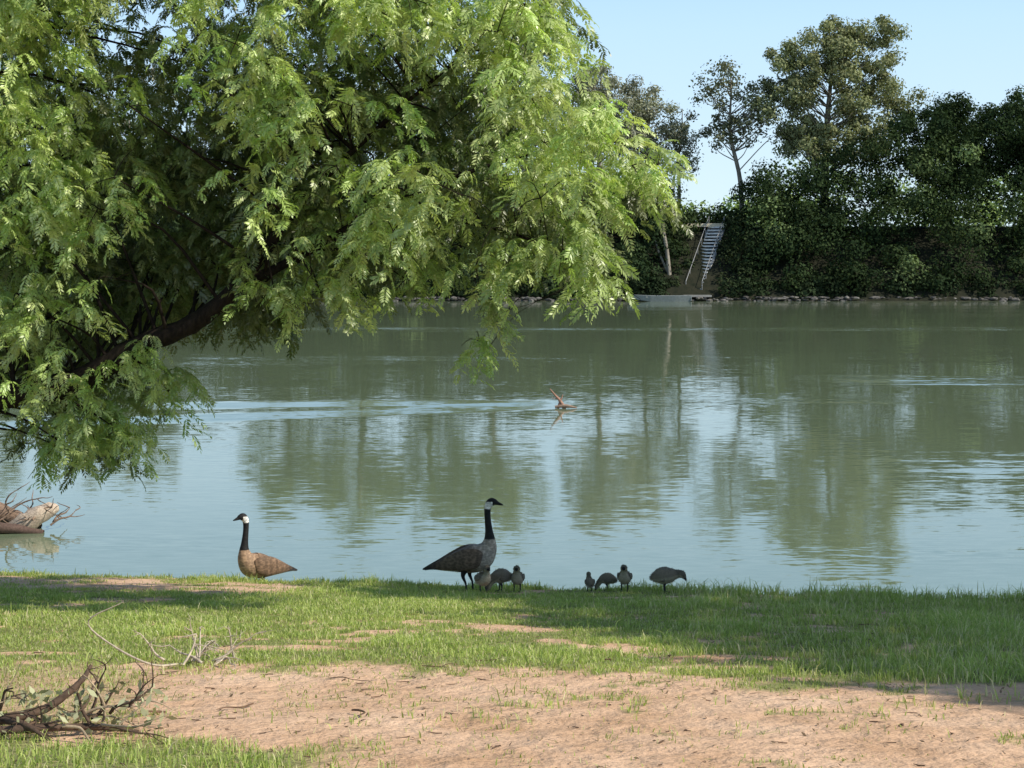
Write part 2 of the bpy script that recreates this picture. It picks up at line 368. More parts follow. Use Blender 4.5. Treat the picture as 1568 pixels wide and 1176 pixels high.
limbs = [
 ([(-6.1, 12.3, .1), (-6.0, 12.2, 1.2), (-5.6, 12.0, 1.9), (-5.0, 11.7, 2.25)], [.30, .25, .21, .17]),
 ([(-5.0, 11.7, 2.25), (-4.4, 11.5, 2.30), (-3.9, 11.4, 2.44), (-3.3, 11.3, 2.56), (-2.8, 11.2, 2.84), (-2.4, 11.15, 3.0), (-2.05, 11.1, 3.28), (-1.6, 11.2, 3.9), (-1.0, 11.3, 4.5), (-.4, 11.2, 5.0)], [.14, .11, .10, .095, .080, .072, .06, .035, .02, .012]),
 ([(-2.05, 11.1, 3.28), (-1.6, 11.1, 3.5), (-.9, 11.1, 3.9), (-.1, 11.0, 4.2), (.7, 10.9, 4.35), (1.05, 10.8, 4.2)], [.05, .03, .022, .014, .009, .004]),
 ([(-5.6, 12.0, 1.9), (-5.3, 12, 3.4), (-4.6, 11.8, 4.6), (-3.6, 11.6, 5.6), (-2.2, 11.4, 6.2), (-1, 11.2, 6.5), (.2, 11.2, 6.6)], [.19, .16, .13, .08, .05, .03, .01]),
 ([(-6.0, 12.2, 1.3), (-6.3, 12.4, 3.2), (-6.2, 12.8, 4.8), (-5.6, 13, 6.3)], [.2, .15, .1, .03]),
 ([(-.9, 11.1, 3.9), (-.3, 10.9, 3.75), (.2, 10.8, 3.6), (.6, 10.7, 3.3)], [.02, .014, .01, .005]),
]
limb_mesh(limbs, clumps, tree, 34)
# second tree, standing to the right of the view; its crown shades the bank
SDX, SDY = 1.05, -.42
tree2 = empty('locust_tree', (0, 0, 0)); c2 = []
ri = np.random.default_rng(17)
def bnd(ty): return float(np.interp(ty, [5.5, 6.1, 6.6, 7.2, 8.2, 9.5, 11.5, 13.2, 14.4], [4.2, 2.0, 1.3, 1.0, .7, .4, -.7, -1.7, -2.2]))
tries = 0
while len(c2) < 108 and tries < 12000:
    tries += 1
    ty = ri.uniform(6.2, 14.2); tx = ri.uniform(-2.2, 6.0); h = ri.uniform(5.6, 7.2)
    if tx < bnd(ty)+.45: continue
    if 8.1 < ty < 8.7 and ri.random() < .8: continue
    X = tx+SDX*h; Y = ty+SDY*h
    if any((X-q[0])**2+(Y-q[1])**2+(h+.6-q[2])**2 < .28 for q in c2): continue
    c2.append((X, Y, h+float(plane(ty)), .62, 68, 1.5, 1.))
spray_mesh('right', c2, tree2, 35)
limb_mesh([([(10.2, 5.8, 1.0), (10.0, 5.9, 2.6), (9.7, 6.0, 4.2), (9.0, 6.2, 5.6), (7.6, 6.8, 6.8), (6.0, 8.0, 7.4)], [.32, .27, .22, .17, .1, .03]),
 ([(9.7, 6.0, 4.2), (10.2, 6.8, 5.6), (10.4, 7.8, 6.8)], [.18, .12, .03]), ([(9.7, 6.0, 4.2), (8.8, 5.0, 5.6), (7.8, 4.2, 6.8)], [.16, .1, .03]),
 ([(9.0, 6.2, 5.6), (7.0, 8.8, 6.4), (5.2, 10.0, 6.9)], [.14, .09, .02])], c2, tree2, 36, 2)

# ------------------------------------------------------------ far trees
def leaf_cloud(C, Rd, n, size, rng, col, shell=.35, jit=.25, tint=None):
    K = len(C); idx = np.repeat(np.arange(K), n)
    T = len(idx)
    d = norm(rng.normal(0, 1, (T, 3)))
    rr = rng.random(T)**shell*(1+rng.normal(0, .10, T))
    P = C[idx]+d*rr[:, None]*Rd[idx]
    nn = norm(d*.9+rng.normal(0, .45, (T, 3))+np.array([0, 0, .2]))
    t = norm(np.cross(nn, rng.normal(0, 1, (T, 3)))); b = np.cross(nn, t)
    s = (size*rng.uniform(.6, 1.35, T))[:, None]
    V = np.stack([P-t*s*.5, P+b*s*.30, P+t*s*.5, P-b*s*.30], 1).reshape(-1, 3)
    ct = rng.uniform(1-jit, 1+jit, K)[idx] if tint is None else tint[idx]
    cc = np.asarray(col)
    cc = (cc[idx] if cc.ndim == 2 else np.tile(cc, (T, 1)))*(ct*rng.uniform(.8, 1.2, T))[:, None]
    return V, np.repeat(cc, 4, 0)
def far_tree(name, X, Y, z0, top, crown, ncl, nleaf, clr, size, col, seed, trunk_r=.35, lean=0, bark=None, lobes=None):
    rng = np.random.default_rng(seed)
    e = empty(name, (0, 0, 0))
    cz, rx, rz = crown
    C = []
    while len(C) < ncl:
        if lobes:
            lb = lobes[rng.integers(len(lobes))]
            c = np.array(lb[:3])+norm(rng.normal(0, 1, 3))*rng.random()**.5*np.array([lb[3], lb[3], lb[4]])
        else:
            c = np.array([X+lean, Y, cz])+norm(rng.normal(0, 1, 3))*rng.random()**.42*np.array([rx, rx*.8, rz])
        if len(C) > 3 and rng.random() < .6 and min(np.linalg.norm(c-k) for k in C) < clr*.9: continue
        C.append(c)
    C = np.array(C)
    Rr = clr*rng.uniform(.55, 1.3, (ncl, 1))*np.array([[1.0, 1.0, .85]])
    V, cc = leaf_cloud(C, Rr, nleaf, size, rng, col, .6)
    make_mesh('foliage', V, np.arange(len(V)).reshape(-1, 4), M_far, cc, False, e)
    mb = MB()
    tp = [(X, Y, z0-.5), (X+lean*.2, Y, z0+(cz-z0)*.4), (X+lean*.6+rng.normal(0, .3), Y, z0+(cz-z0)*.8), (X+lean, Y, cz+rz*.4), (X+lean*1.1, Y, cz+rz*.85)]
    rd = [trunk_r, trunk_r*.8, trunk_r*.6, trunk_r*.3, .04]
    mb.add(*tube(tp, rd, 8, 5, .1)); A = catmull(np.hstack([np.array(tp), np.array(rd)[:, None]]), 5)
    for c in C:
        k = A[np.abs(A[:, 2]-(c[2]-np.hypot(c[0]-X-lean, c[1]-Y)*.8)).argmin()]
        md = (k[:3]+c)/2+rng.normal(0, .35, 3)+np.array([0, 0, -.2])
        mb.add(*tube([k[:3], md, c], [max(.04, k[3]*.3), .04, .015], 5, 3))
    mb.build('trunk_and_limbs', bark or M_barkpale, True, e)
gr = np.array
far_tree('cottonwood_tree', 27.2, 130, 6, 25, (18, 6, 6), 165, 300, 1.1, .27, gr([.24, .255, .13]), 1, .42, .8,
    lobes=[(24.8, 130, 21.0, 2.8, 2.6), (28.5, 130, 21.8, 2.4, 2.4), (31.5, 130, 21.8, 3.0, 2.8), (33.2, 131, 18.2, 2.6, 3.4), (28, 129, 17.4, 3.8, 3.2), (23.6, 129.5, 17.2, 2.8, 2.6), (30, 129, 13.8, 3.4, 2.4), (25.5, 129.5, 13.8, 2.6, 2.0)])
far_tree('cottonwood_tree', 20.3, 131, 6, 22, (16.5, 4.2, 4.2), 64, 90, 1.0, .26, gr([.16, .17, .10]), 2, .25, -1,
    lobes=[(18.0, 131, 18.4, 2.4, 2.4), (21.5, 131, 15.5, 2.8, 2.6), (18.8, 131, 14.5, 2, 1.6), (22.8, 131, 18.5, 1.8, 2.2)])
far_tree('willow_tree', 7.6, 132, 6, 22, (16.5, 4, 4.8), 66, 260, 1.1, .24, gr([.28, .285, .21]), 3, .3, .3)
far_tree('willow_tree', 11.8, 133, 6, 19, (14.6, 2.8, 4.2), 50, 180, 1.0, .24, gr([.27, .275, .19]), 4, .25, .3)
far_tree('willow_tree', 15.0, 134, 6, 18, (14.0, 2.0, 3.4), 26, 110, .9, .24, gr([.22, .23, .16]), 14, .2, .3)
far_tree('cottonwood_tree', -2, 131, 6, 24, (17.5, 5, 5), 50, 300, 1.35, .28, gr([.17, .20, .09]), 5, .4, .5)
far_tree('cottonwood_tree', -7.5, 132, 6, 22, (15.5, 4, 5), 44, 300, 1.35, .28, gr([.16, .20, .09]), 15, .4, .5)
far_tree('cottonwood_tree', -13, 132, 6, 22, (16.5, 5, 5), 50, 300, 1.35, .28, gr([.18, .21, .09]), 6, .4, -.5)
far_tree('cottonwood_tree', -20, 131, 6, 20, (14, 4.4, 4.5), 44, 300, 1.35, .28, gr([.15, .18, .08]), 16, .4, .5)
far_tree('cottonwood_tree', -34, 130, 6, 17, (12, 5, 4.5), 44, 300, 1.3, .28, gr([.13, .16, .07]), 7, .4, .5)
far_tree('cottonwood_tree', -47, 131, 6, 17, (12.5, 6, 5), 44, 300, 1.4, .28, gr([.10, .13, .05]), 8, .4, .5)
far_tree('oak_tree', 38.6, 131, 6, 17, (13.8, 5.2, 4.0), 64, 400, 1.35, .27, gr([.05, .075, .033]), 9, .35, 0, M_bark)
far_tree('oak_tree', 45.5, 130, 6, 17, (14.0, 4.6, 4.2), 58, 400, 1.3, .27, gr([.045, .068, .03]), 10, .35, 0, M_bark)
far_tree('oak_tree', 55, 131, 6, 16, (12, 5, 4.2), 46, 380, 1.3, .28, gr([.04, .06, .028]), 11, .35, 0, M_bark)
mb = MB()
mb.add(*tube([(12.9, 122, 2.0), (12.7, 122.2, 4.2), (12.4, 122.5, 6.2), (12.5, 123, 9)], [.2, .17, .14, .08], 8, 5, .1))
mb.add(*tube([(12.9, 122, 2.0), (12.1, 122.4, 3.9), (11.8, 122.6, 5.0)], [.12, .09, .04], 7, 5, .1))
e = empty('leaning_tree'); mb.build('trunk', M_barkpale, True, e)
V, cc = leaf_cloud(gr([[12.3, 123, 9.3], [11.3, 123.2, 8.3], [13.4, 123.3, 9.0], [12.2, 123.5, 10.3], [12.6, 123, 7.4]]), np.full((5, 3), 1.1), 260, .25, R, gr([.05, .07, .03]), .5)
make_mesh('foliage', V, np.arange(len(V)).reshape(-1, 4), M_far, cc, False, e)

# thicket on far bank
rt = np.random.default_rng(11)
C = []; Rd = []; col = []
def topz(X):
    return np.interp(X, [-90, -45, -30, -24, -14, 0, 8, 11, 14, 18.5, 20, 22, 26, 31, 35, 40, 48, 60, 100], [12, 12, 11.5, 10, 11, 10.5, 10, 9.5, 7.8, 7.6, 9.6, 11.8, 13.0, 14.8, 16.2, 16.8, 15.6, 13, 12])
for i in range(1550):
    X = rt.uniform(-75, 85); Y = rt.uniform(119.8, 131)
    g = float(gz(X, Y)); r = rt.uniform(.8, 1.8)
    mx = float(topz(X))-r*.5
    lim = g+ (mx-g)*sm((Y-118.6)/7.0)
    z = rt.uniform(g+r*.1, max(g+r*.35, lim))
    if Y < 128.5 and 13.2 < X < 19.6-(Y-120)*.02 and not (X < 14.6 and Y > 125): continue
    if 11.6 < X < 13.4 and Y < 122.4: continue
    C.append((X, Y, z)); Rd.append((r*1.15, r, r*.9))
    k = rt.random()
    col.append((gr([.022, .038, .018])*(1-k)+gr([.055, .08, .032])*k) if k < .92 else gr([.14, .19, .08]))
for i in range(520):
    X = rt.uniform(-75, 85)
    if 13.0 < X < 17.4: continue
    r = rt.uniform(.45, .95); C.append((X, 119.6+rt.random()*1.6, rt.uniform(.35, 1.5)));  Rd.append((r*1.3, r, r)); col.append(gr([.03, .045, .022])*rt.uniform(.7, 1.3))
for X, Y, z, r in [(13.2, 121.2, 1.2, .7), (13.6, 122.5, 2.4, .8), (18.0, 122.5, 3.2, 1.1), (18.6, 124.5, 5, 1.2), (19, 126, 6.4, 1.2), (19.4, 123, 4.6, 1.2),(17.4,121.2,1.5,.9),(14.2,124.4,4.0,.8),(13.7,125.3,5,.7),(14.6,123,2.9,.5),(17.9,124,4.2,.9),(18.9,121.4,2,1.1)]:
    C.append((X, Y, z)); Rd.append((r, r, r)); col.append(gr([.04, .055, .026]))
C = gr(C); Rd = gr(Rd); col = gr(col)
V, cc = leaf_cloud(C, Rd, 250, .28, rt, col, .22, .3)
make_mesh('riverbank_thicket', V, np.arange(len(V)).reshape(-1, 4), M_far, cc)
C = []; Rd = []; col = []
for i in range(420):
    X = rt.uniform(-150, 170); Y = rt.uniform(185, 215); C.append((X, Y, rt.uniform(5.5, 13.5)*(1+.12*math.sin(X*.2)))); r = rt.uniform(1.6, 3); Rd.append((r*1.2, r, r)); col.append(gr([.24, .32, .11])*rt.uniform(.8, 1.2))
V, cc = leaf_cloud(gr(C), gr(Rd), 220, .6, rt, gr(col), .3, .2)
make_mesh('distant_tree_line', V, np.arange(len(V)).reshape(-1, 4), M_far, cc)

# ------------------------------------------------------------ riprap
import bmesh
bm = bmesh.new(); bmesh.ops.create_icosphere(bm, subdivisions=1, radius=1)
iv = np.array([v.co[:] for v in bm.verts]); ifc = np.array([[v.index for v in f.verts] for f in bm.faces]); bm.free()
Vs = []; Fs = []; Cs = []; k = 0
for i in range(1500):
    X = rt.uniform(-80, 90); s = rt.uniform(.07, .24)
    v = iv*(1+rt.normal(0, .14, (len(iv), 1)))*s*np.array([rt.uniform(.9, 2.2), 1, rt.uniform(.4, .7)])
    a_ = rt.normal(0, .4); c_, s_ = math.cos(a_), math.sin(a_)
    v = v@np.array([[c_, s_, 0], [-s_, c_, 0], [0, 0, 1]])+np.array([X, 119.0+rt.uniform(-.3, .5), rt.uniform(-.05, .30)])
    Vs.append(v); Fs.append(ifc+k); k += len(v); Cs.append(np.tile(np.array([.13, .12, .11])*rt.uniform(.3, 1.5), (len(v), 1)))
make_mesh('riprap_rocks', np.vstack(Vs), np.vstack(Fs), M_stone, np.vstack(Cs))

# ------------------------------------------------------------ riverbank stairs
st = empty('riverbank_stairs')
p0 = gr([14.75, 120.6, .75]); p1 = gr([17.5, 127.2, 6.2]); ns = 20
run = p1-p0; hd = norm(gr([run[0], run[1], 0])); az = math.atan2(hd[1], hd[0]); pr_ = gr([hd[1], -hd[0], 0])
mb = MB(); W = 1.35
for i in range(ns):
    c = p0+run*(i+.5)/ns
    mb.add(*box(c[0], c[1], c[2], .38, W-.12, .13, az), (.8, .8, .79))
    c2_ = c+hd*.14-gr([0, 0, .15]); mb.add(*box(c2_[0], c2_[1], c2_[2], .03, W-.14, .15, az), (.25, .25, .25))
mb.build('treads', M_stair, False, st)
mb = MB()
for s in (-1, 1):
    o = pr_*s*W/2
    mb.add(*tube([p0+o-gr([0, 0, .1]), (p0+p1)/2+o-gr([0, 0, .1]), p1+o-gr([0, 0, .1])], [.10, .10, .10], 4, 2), (.5, .5, .49))
    mb.add(*tube([p0+o+gr([0, 0, .8]), (p0+p1)/2+o+gr([0, 0, .8]), p1+o+gr([0, 0, .8])], [.025]*3, 6, 2), (.35, .35, .35))
    for i in range(7):
        c = p0+run*i/6+o; mb.add(*tube([c-gr([0, 0, .5]), c, c+gr([0, 0, .8])], [.03]*3, 6, 1), (.30, .30, .30))
mb.build('stringers_and_handrails', M_stair, False, st)
mb = MB()
mb.add(*box(15.4, 127.6, 6.25, 5.8, 1.4, .3), (.75, .66, .48))
mb.add(*box(14.9, 119.8, .40, 2.2, 1.4, .15), (.30, .29, .27))
for x in (14.1, 15.7): mb.add(*box(x, 119.9, -.35, .2, .2, 1.3), (.2, .18, .15))
mb.build('landings', M_stair, False, st)
bt = empty('moored_boat', (11.9, 118.3, 0), math.radians(3))
mb = MB(); secs = []
for x, w, zb, zt in [(-2.7, .25, .42, .60), (-2.0, .55, .15, .52), (-1, .75, .0, .46), (1, .8, -.05, .45), (2.2, .72, .0, .47), (2.3, .70, .1, .48)]:
    secs.append([(x, -w, zt), (x, -w*.8, zb), (x, w*.8, zb), (x, w, zt), (x, w-.05, zt-.01), (x, w*.8-.05, zb+.06), (x, -w*.8+.05, zb+.06), (x, -w+.05, zt-.01)])
S = np.array(secs); n_, q_ = S.shape[:2]
i = np.arange(n_-1)[:, None]*q_; j = np.arange(q_)[None]; j2 = (j+1) % q_
mb.add(S.reshape(-1, 3), np.stack([i+j, i+q_+j, i+q_+j2, i+j2], -1).reshape(-1, 4), (.22, .24, .24))
for x in (-1.2, .3, 1.7): mb.add(*box(x, 0, .36, .28, 1.35, .05), (.45, .44, .4))
mb.add(*box(2.25, 0, .25, .06, 1.38, .42), (.24, .26, .26))
mb.build('hull_and_seats', M_stair, False, bt)

# ------------------------------------------------------------ twig helper
def branchlet(mb, p, d, L, r, depth, rng, col, bend=.35, kids=3):
    p = np.asarray(p, float); d = norm(np.asarray(d, float))
    pts = [p]; dd = d
    for i in range(3):
        dd = norm(dd+rng.normal(0, bend, 3)*np.array([1, 1, .6])); pts.append(pts[-1]+dd*L/3)
    mb.add(*tube(pts, [r, r*.8, r*.6, r*.3], 6, 3, .3, rng), np.array(col)*rng.uniform(.8, 1.2))
    if depth > 0:
        for k in range(kids):
            q = pts[rng.integers(1, 4)]
            branchlet(mb, q, dd+rng.normal(0, .8, 3)*np.array([1, 1, .7]), L*rng.uniform(.4, .7), r*.5, depth-1, rng, col, bend, kids)
rs = np.random.default_rng(5)
mb = MB()
mb.add(*tube([(1.35, 34.5, -.3), (1.15, 34.5, .12), (1.0, 34.5, .3), (.88, 34.4, .46)], [.05, .04, .025, .01], 7, 4, .2), (.36, .20, .14))
mb.add(*tube([(1.0, 34.5, -.2), (1.1, 34.5, .1), (1.18, 34.5, .32)], [.03, .03, .008], 6, 4, .2), (.34, .18, .13))
mb.add(*tube([(1.0, 34.5, .03), (1.25, 34.45, .06), (1.5, 34.4, .02)], [.03, .04, .015], 6, 4, .2), (.36, .24, .17))
mb.add(*tube([(1.05, 34.5, .25), (.98, 34.5, .22), (.92, 34.5, .26)], [.012, .01, .005], 5, 3, .2), (.30, .17, .12))
mb.build('river_snag', M_wood, True)
mb = MB(); dw = (.55, .44, .34)
mb.add(*tube([(-7.6, 19.6, .35), (-7.0, 19.4, .28), (-6.5, 19.3, .12), (-6.1, 19.2, .02)], [.16, .15, .12, .07], 9, 4, .35), (.25, .17, .12))
mb.add(*tube([(-6.45, 19.1, -.02), (-6.2, 19.1, .12), (-5.98, 19.15, .24), (-5.85, 19.2, .27)], [.10, .13, .10, .04], 9, 4, .45), dw)
mb.add(*tube([(-7.0, 19.2, .1), (-6.7, 19.1, .3), (-6.6, 19.1, .5)], [.08, .06, .02], 7, 4, .3), dw)
mb.add(*tube([(-7.2, 18.9, .02), (-6.6, 18.85, .08), (-5.95, 18.9, .0)], [.07, .08, .04], 7, 4, .3), (.14, .09, .07))
for i in range(14):
    branchlet(mb, (rs.uniform(-7, -5.9), 19.1+rs.normal(0, .1), rs.uniform(.05, .25)), (rs.normal(.4, .6), rs.normal(0, .4), rs.uniform(.1, .8)), rs.uniform(.2, .45), .016, 1, rs, (.25, .17, .12))
mb.build('driftwood_log', M_wood, True)
mb = MB(); db = (.11, .07, .048)
g = lambda x, y: float(gz(x, y))
mb.add(*tube([(-2.1, 5.3, g(-2.1, 5.3)+.06), (-1.85, 5.35, g(-1.85, 5.35)+.05), (-1.70, 5.42, g(-1.7, 5.42)+.08), (-1.60, 5.5, g(-1.6, 5.5)+.16), (-1.57, 5.55, g(-1.57, 5.55)+.22)], [.022, .02, .017, .012, .006], 8, 5, .35), db)
mb.add(*tube([(-2.0, 5.2, g(-2, 5.2)+.02), (-1.75, 5.2, g(-1.75, 5.2)+.035), (-1.5, 5.28, g(-1.5, 5.28)+.03), (-1.33, 5.3, g(-1.33, 5.3)+.01)], [.016, .014, .012, .006], 8, 5, .35), db)
mb.add(*tube([(-1.85, 5.35, g(-1.85, 5.35)+.05), (-1.72, 5.22, g(-1.7, 5.2)+.05), (-1.6, 5.15, g(-1.6, 5.15)+.01)], [.014, .011, .005], 7, 4, .35), db)
for i in range(22):
    x = rs.uniform(-2.0, -1.35); y = 5.3+rs.normal(0, .08)
    branchlet(mb, (x, y, g(x, y)+rs.uniform(.02, .09)), (rs.normal(.4, .7), rs.normal(0, .6), rs.uniform(-.05, .8)), rs.uniform(.12, .24), .007, 2, rs, db if i % 3 else (.42, .32, .21), .3, 2)
mb.build('fallen_branch', M_wood, True)
T = 170; P = np.stack([rs.uniform(-1.8, -1.25, T), 5.35+rs.normal(0, .09, T), np.zeros(T)], -1); P[:, 2] = gz(P[:, 0], P[:, 1])+rs.uniform(.01, .16, T)
t = norm(rs.normal(0, 1, (T, 3)))*rs.uniform(.012, .03, T)[:, None]; b = norm(np.cross(t, rs.normal(0, 1, (T, 3))))*.010
V = np.stack([P-t, P+b, P+t, P-b], 1).reshape(-1, 3)
make_mesh('withered_leaves', V, np.arange(len(V)).reshape(-1, 4), M_far, np.repeat(gr([.42, .42, .26])*rs.uniform(.5, 1.2, T)[:, None], 4, 0))
mb = MB()
for i in range(12):
    x = -1.58+rs.normal(0, .08); y = 7.35+rs.normal(0, .1)
    branchlet(mb, (x, y, g(x, y)+.02), (rs.normal(.1, .8), rs.normal(0, .4), rs.uniform(.3, 1.1)), rs.uniform(.14, .24), .007, 2, rs, (.50, .42, .32), .3, 2)
mb.add(*tube([(-1.62, 7.3, g(-1.62, 7.3)+.02), (-1.75, 7.2, g(-1.75, 7.2)+.03), (-1.95, 7.2, g(-1.9, 7.2)+.13), (-2.05, 7.2, g(-2, 7.2)+.24), (-1.88, 7.2, g(-1.9, 7.2)+.33)], [.006, .006, .005, .004, .002], 6, 5, .2), (.50, .42, .32))
mb.build('dry_branch', M_wood, True)
mb = MB()
for i in range(380):
    y = rs.uniform(4.3, 9) if i % 3 else rs.uniform(4.3, 14); x = rs.uniform(-1, 1)*(.36*y+.4)
    if y > float(edgeY(x))-.2: continue
    a_ = rs.random()*6.28; big = i < 26
    L = rs.uniform(.08, .2) if big else rs.uniform(.015, .07); rr = rs.uniform(.001, .0022)*(2 if big else 1)
    d = gr([math.cos(a_), math.sin(a_), 0])*L/2
    P = [gr([x, y, 0])-d, gr([x, y, 0])+rs.normal(0, L*.16, 3), gr([x, y, 0])+d*.3+rs.normal(0, L*.1, 3), gr([x, y, 0])+d]
    for q in P: q[2] = g(q[0], q[1])+rr*1.2+.002+(.012*rs.random() if big else 0)
    mb.add(*tube(P, [rr, rr, rr*.8, rr*.4], 5, 3, .3, rs), gr([.15, .09, .055])*rs.uniform(.3, 1.3))
mb.build('ground_twigs', M_wood, False)
T = 3000
y = rs.uniform(4.3, 12, T); x = rs.uniform(-1, 1, T)*(.36*y+.4); z = gz(x, y)+.006
P = np.stack([x, y, z], -1); a_ = rs.random(T)*6.28; L = rs.uniform(.004, .015, T)[:, None]
t = np.stack([np.cos(a_), np.sin(a_), rs.normal(0, .25, T)], -1)*L; b = np.stack([-np.sin(a_), np.cos(a_), rs.normal(0, .3, T)], -1)*L*.35
V = np.stack([P-t, P+b, P+t, P-b], 1).reshape(-1, 3)
c = gr([.24, .16, .09])*rs.uniform(.4, 1.8, T)[:, None]
make_mesh('leaf_litter', V, np.arange(len(V)).reshape(-1, 4), M_wood, np.repeat(c, 4, 0))

# ------------------------------------------------------------ grass
rg = np.random.default_rng(13)
T = 600000
y = rg.uniform(4.2**2, 16.2**2, T)**.5; x = rg.uniform(-1, 1, T)*(.38*y+.7)
e = edgeY(x); cvv = cover(x, y)
tuft = fbm(x, y, 9, 2, 61)*.5+.5
big = fbm(x, y, 1.4, 3, 71)
keep = (rg.random(T) < np.clip(cvv*1.15-.15, 0, 1)*(.15+.9*tuft)*(1+.5*big)+.012) & (y < e+.5)
x = x[keep]; y = y[keep]; cvv = cvv[keep]; tuft = tuft[keep]; e = e[keep]; big = big[keep]; T = len(x)
print('blades', T)
z = gz(x, y)
h = (.012+.032*tuft*rg.random(T)+.012*rg.random(T))*(1+.8*big)
right = sm((x-.6)/1.0)*sm((y-5.6)/.8)
h = h*(1+1.1*right*rg.random(T))
edge = np.exp(-((y-e)/.22)**2)
h = h*(1+edge*(.4+1.2*rg.random(T)**2))+.06*(rg.random(T) < .012+.03*right)
w = rg.uniform(.0016, .003, T)*(1+.05*(y-4.6))
az = rg.random(T)*6.283; dx = np.stack([np.cos(az), np.sin(az), 0*az], -1)
ln = rg.uniform(.1, .9, T)[:, None]; la = rg.random(T)*6.283; ld = np.stack([np.cos(la), np.sin(la), 0*la], -1)
B = np.stack([x, y, z-.004], -1); H = h[:, None]; up = gr([0, 0, 1.])
M1 = B+up*H*.6+ld*H*ln*.35; TP = B+up*H*(1-.3*ln)+ld*H*ln
W_ = dx*w[:, None]
V = np.stack([B-W_, B+W_, M1+W_*.8, M1-W_*.8, TP+W_*.12, TP-W_*.12], 1).reshape(-1, 3)
o = np.arange(T)[:, None]*6
F = np.stack([o+0, o+1, o+2, o+3, o+3, o+2, o+4, o+5], -1).reshape(-1, 4)
k = rg.random(T)[:, None]; dry = (rg.random(T) < .14+.12*(1-cvv)+.12*right)[:, None]
c = gr([.26, .34, .08])*(1-k)+gr([.46, .51, .17])*k
c = np.where(dry, gr([.60, .54, .33]), c)*rg.uniform(.75, 1.2, T)[:, None]*(1+.3*big[:, None])
make_mesh('grass', V, F, M_grass, np.repeat(c, 6, 0))

# ------------------------------------------------------------ birds
def feather_mat(name, sc=(38, 30, 60), amt=.5):
    m, nt, n, l, p = newmat(name)
    a = N(n, 'ShaderNodeAttribute', attribute_name='Col')
    tc = n.new('ShaderNodeTexCoord'); mp = N(n, 'ShaderNodeMapping'); mp.inputs['Scale'].default_value = sc
    l.new(tc.outputs['Object'], mp.inputs[0])
    vo = N(n, 'ShaderNodeTexVoronoi', Scale=1.0); l.new(mp.outputs[0], vo.inputs['Vector'])
    r = ramp(n, [(.2, (1-amt*.5,)*3), (.55, (1, 1, 1)), (.8, (1+amt,)*3)]); l.new(vo.outputs['Distance'], r.inputs[0])
    mul = N(n, 'ShaderNodeMixRGB', blend_type='MULTIPLY'); mul.inputs[0].default_value = 1
    l.new(a.outputs['Color'], mul.inputs[1]); l.new(r.outputs[0], mul.inputs[2]); l.new(mul.outputs[0], p.inputs['Base Color'])
    b = N(n, 'ShaderNodeBump', Strength=.4, Distance=.004); l.new(vo.outputs['Distance'], b.inputs['Height']); l.new(b.outputs[0], p.inputs['Normal'])
    p.inputs['Roughness'].default_value = .7; p.inputs['Specular IOR Level'].default_value = .3
    return m
M_fea = feather_mat('goose_feathers'); M_fluff = colmat('gosling_down', .95, 160, .45, .8, .006)
M_leg = colmat('goose_legs', .6, 50, .2)
def loft(ctrl, colfn, seg=20, k=7):
    """ctrl rows: x, y, z, half width, half height ; cross-sections perpendicular to spine"""
    A = catmull(np.array(ctrl, float), k); s = np.linspace(0, len(ctrl)-1, len(A))
    P = A[:, :3]; T = norm(np.gradient(P, axis=0))
    Yx = np.tile(gr([0, 1., 0]), (len(P), 1)); Yx = norm(Yx-T*(Yx*T).sum(1)[:, None]); U = np.cross(T, Yx)
    a = np.linspace(0, 2*np.pi, seg, endpoint=False)
    w = np.maximum(A[:, 3], .001)[:, None, None]; h = np.maximum(A[:, 4], .001)[:, None, None]
    V = P[:, None]+Yx[:, None]*np.cos(a)[None, :, None]*w+U[:, None]*np.sin(a)[None, :, None]*h
    n = len(P); i = np.arange(n-1)[:, None]*seg; j = np.arange(seg)[None]; j2 = (j+1) % seg
    F = np.stack([i+j, i+seg+j, i+seg+j2, i+j2], -1).reshape(-1, 4)
    cols = np.array([[colfn(s[ii], math.sin(a[jj])*(1 if U[ii, 2] > 0 or abs(U[ii, 2]) < 1e-6 else -1), V[ii, jj]) for jj in range(seg)] for ii in range(n)])
    return V.reshape(-1, 3), F, cols.reshape(-1, 3)
